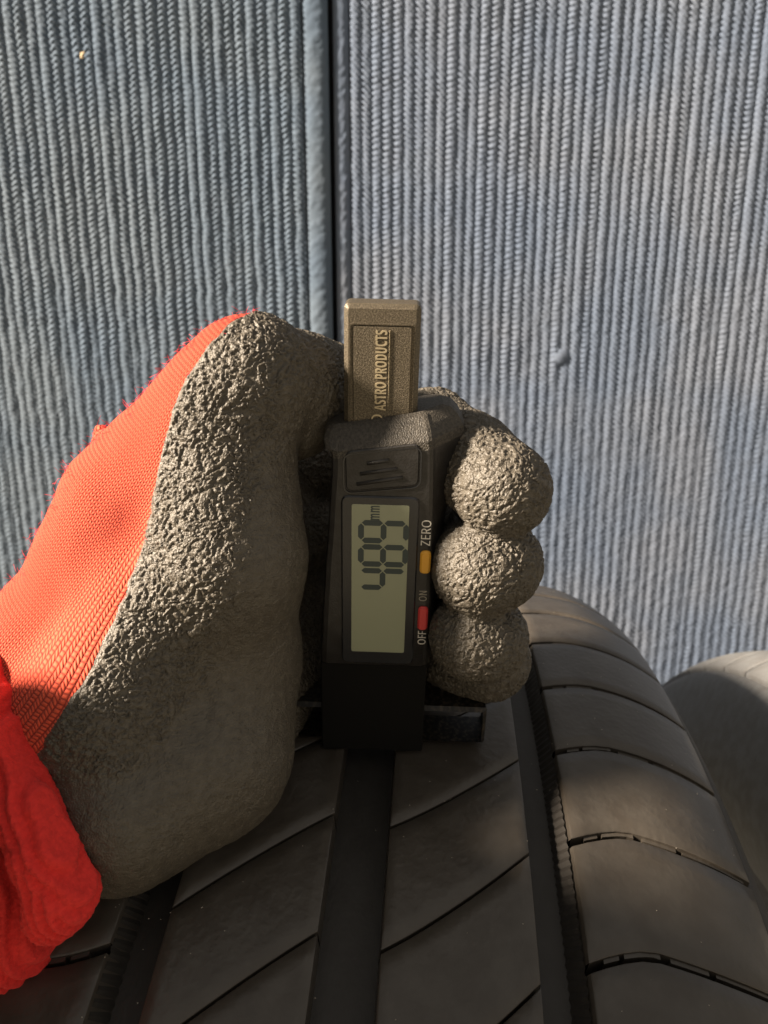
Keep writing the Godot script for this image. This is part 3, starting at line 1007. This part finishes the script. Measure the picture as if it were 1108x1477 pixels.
func build_hand() -> void:
	n_crinkle.seed = 4
	n_crinkle.frequency = 0.82
	n_crinkle.fractal_type = FastNoiseLite.FRACTAL_NONE
	n_crinkle.noise_type = FastNoiseLite.TYPE_SIMPLEX_SMOOTH
	n_soft.seed = 8
	n_soft.frequency = 0.08
	var hand := thing("gloved_hand", "left hand in a red knit glove with grey crinkled coating, gripping the gauge", "gloved hand", view)
	bones(HAND_BONES)
	join_k = 0.4
	var net := surface_net(1.6)
	var vs: PackedVector3Array = net[0]
	var ns: PackedVector3Array = net[1]
	var idx: PackedInt32Array = net[2]
	var out := {}
	for k in ["latex", "red"]:
		out[k] = {"v": PackedVector3Array(), "n": PackedVector3Array(), "uv": PackedVector2Array(), "i": PackedInt32Array()}
	var cd := PackedFloat32Array()
	for p in vs:
		cd.append(coated(p))
	for k in range(0, idx.size(), 3):
		var ia := idx[k]
		var ib := idx[k + 1]
		var ic := idx[k + 2]
		var lo := minf(cd[ia], minf(cd[ib], cd[ic]))
		var hi := maxf(cd[ia], maxf(cd[ib], cd[ic]))
		patch(out, vs[ia], vs[ib], vs[ic], ns[ia], ns[ib], ns[ic], cd[ia], cd[ib], cd[ic], lo, hi)
	for k in ["latex", "red"]:
		var o: Dictionary = out[k]
		for i in o.v.size():
			o.v[i] *= MM
	var coat := part("latex_coating", arrays_mesh(out.latex.v, out.latex.n, out.latex.i), M.latex, hand)
	coat.set_meta("label", "grey crinkled latex coating over palm, thumb and fingers")
	var red := part("knit_back", arrays_mesh(out.red.v, out.red.n, out.red.i, out.red.uv), M.red, hand)
	red.set_meta("label", "bright red knitted back of the glove")
	print("hand ", vs.size(), " ", out.latex.i.size() / 3, " ", out.red.i.size() / 3)
	# loose fibres standing off the knit
	var st := tool_()
	var rv: PackedVector3Array = out.red.v
	var rn: PackedVector3Array = out.red.n
	var made := 0
	for tries in 60000:
		var q := rng.randi() % rv.size()
		var p := rv[q]
		var nn := rn[q]
		var look := p.normalized()
		if absf(nn.dot(look)) > 0.42 or nn.x > 0.2 or p.y < -0.03:
			continue
		fibre(st, p, nn, rng.randf_range(0.7, 2.6))
		made += 1
		if made > 800:
			break
	var fuzz := part("fibre_fuzz", done(st), M.red_fibre, hand)
	fuzz.set_meta("kind", "stuff")
	# cuff
	bones(CUFF_BONES)
	join_k = 0.3
	join_k = 0.8
	net = surface_net(1.3)
	vs = net[0]
	ns = net[1]
	idx = net[2]
	out = {"cuff": {"v": PackedVector3Array(), "n": PackedVector3Array(), "uv": PackedVector2Array(), "i": PackedInt32Array()}}
	for k in range(0, idx.size(), 3):
		patch(out, vs[idx[k]], vs[idx[k + 1]], vs[idx[k + 2]], ns[idx[k]], ns[idx[k + 1]], ns[idx[k + 2]], 9.0, 9.0, 9.0, 9.0, 9.0, "cuff")
	var cv: PackedVector3Array = out.cuff.v
	for i in cv.size():
		cv[i] *= MM
	var cuff := part("knit_cuff", arrays_mesh(cv, out.cuff.n, out.cuff.i), M.shaded_red_cuff, hand)
	bones(ADDED_SLEEVE_BONES)
	net = surface_net(3.0)
	var sv: PackedVector3Array = net[0]
	for i in sv.size():
		sv[i] = (sv[i] + net[1][i] * 1.6 * n_soft.get_noise_3dv(sv[i] * 0.8)) * MM
	part("added_sleeve", arrays_mesh(sv, net[1], net[2]), M.added_sleeve, hand)  # added out of view to block sun from the tyre
	cuff.set_meta("label", "ribbed red cuff, coloured deeper for shade, bunched in folds at the wrist")

func fibre(st: SurfaceTool, p: Vector3, nn: Vector3, length_mm: float) -> void:
	var dir := (nn + Vector3(rng.randf_range(-0.7, 0.7), rng.randf_range(-0.7, 0.7), rng.randf_range(-0.7, 0.7))).normalized()
	var bend := Vector3(rng.randf_range(-1, 1), rng.randf_range(-1, 1), rng.randf_range(-1, 1)) * 2.6
	var step := length_mm * MM / 8.0
	var r := 0.034 * MM
	var ring := []
	for k in 9:
		var a := dir.cross(Vector3.UP if absf(dir.y) < 0.9 else Vector3.RIGHT).normalized()
		var b := a.cross(dir)
		var cur := []
		for i in 3:
			cur.append(p + (a * cos(TAU * i / 3.0) + b * sin(TAU * i / 3.0)) * r)
		if k:
			for i in 3:
				quad(st, ring[i], ring[(i + 1) % 3], cur[(i + 1) % 3], cur[i], (ring[i] + ring[(i + 1) % 3]) * 0.5 - p)
		ring = cur
		p += dir * step
		dir = (dir + bend * 0.5).normalized()


func knit_uv(p: Vector3) -> Vector2:
	var a := Vector3(KNIT_SPINE[0][0], KNIT_SPINE[0][1], KNIT_SPINE[0][2])
	var ab := Vector3(KNIT_SPINE[1][0], KNIT_SPINE[1][1], KNIT_SPINE[1][2]) - a
	var along := ab.normalized()
	var w := p - a
	var t := w.dot(along)
	w -= along * t
	var side := along.cross(Vector3.BACK).normalized()
	var uv := Vector2(atan2(w.dot(side), w.dot(side.cross(along))) * 14.0, t)
	return uv / (8.0 * 0.92)

# knitted ribs of the cuff, running down the rolls
func rib_height(p: Vector3) -> float:
	var low := smoothstep(-62.0, -52.0, p.y + (p.x + 66.0) * 1.2)
	var a := 0.5 + 0.5 * sin(p.dot(Vector3(0.72, 0.55, 0.4)) * TAU / 2.0)
	var b := 0.5 + 0.5 * sin(p.dot(Vector3(0.93, 0.12, 0.3)) * TAU / 2.0)
	var row := 0.5 + 0.5 * sin(p.dot(Vector3(-0.3, 0.9, 0.2)) * TAU / 1.3)
	return 1.25 * lerpf(b, a, low) + 0.12 * row + 0.15 * n_soft.get_noise_3dv(p * 1.5)

func patch(out: Dictionary, a: Vector3, b: Vector3, c: Vector3, na: Vector3, nb: Vector3, nc: Vector3, da: float, db: float, dc: float, lo: float, hi: float, cloth := "") -> void:
	var pts := PackedVector3Array()
	var base := PackedVector3Array()
	var cds := PackedFloat32Array()
	var acc := PackedVector3Array()
	var plain_red := hi < 0.0
	var sub := 4 if cloth else 2 if plain_red or (na + nb + nc).dot((a + b + c).normalized()) > 0.9 else 6
	for i in sub + 1:
		for j in sub + 1 - i:
			var u := float(i) / sub
			var v := float(j) / sub
			var w := 1.0 - u - v
			var p := a * w + b * u + c * v
			var n := (na * w + nb * u + nc * v).normalized()
			var d := da * w + db * u + dc * v
			if cloth:
				pts.append(p + n * rib_height(p))
			else:
				var lift := 0.3 * n_soft.get_noise_3dv(p * 1.2)
				if d > 0.0:
					lift += crinkle_height(p, d)
				pts.append(p + n * lift)
			base.append(n)
			cds.append(d)
			acc.append(Vector3.ZERO)
	var flat := (c - a).cross(b - a).normalized()
	var tris := PackedInt32Array()
	var at := 0
	for i in sub:
		var row := sub + 1 - i
		for j in row - 1:
			var p0 := at + j
			var p1 := at + row + j
			tris.append_array([p0, p1, p0 + 1])
			if j < row - 2:
				tris.append_array([p1, p1 + 1, p0 + 1])
		at += row
	for k in range(0, tris.size(), 3):
		var fn := (pts[tris[k + 2]] - pts[tris[k]]).cross(pts[tris[k + 1]] - pts[tris[k]]).normalized()
		acc[tris[k]] += fn
		acc[tris[k + 1]] += fn
		acc[tris[k + 2]] += fn
	for i in acc.size():
		acc[i] = (base[i] + (acc[i].normalized() - flat)).normalized()
	var kinds := [cloth] if cloth else ["red"] if plain_red else ["latex"] if lo > 0.0 else ["red", "latex"]
	for kind in kinds:
		var o: Dictionary = out[kind]
		var start: int = o.v.size()
		var add := PackedInt32Array()
		for k in range(0, tris.size(), 3):
			if kinds.size() == 2:
				var mid := cds[tris[k]] + cds[tris[k + 1]] + cds[tris[k + 2]]
				if (mid > 0.0) != (kind == "latex"):
					continue
			add.append_array([start + tris[k], start + tris[k + 1], start + tris[k + 2]])
		o.v.append_array(pts)
		o.n.append_array(acc)
		o.i.append_array(add)
		if kind == "red":
			for p in pts:
				o.uv.append(knit_uv(p))
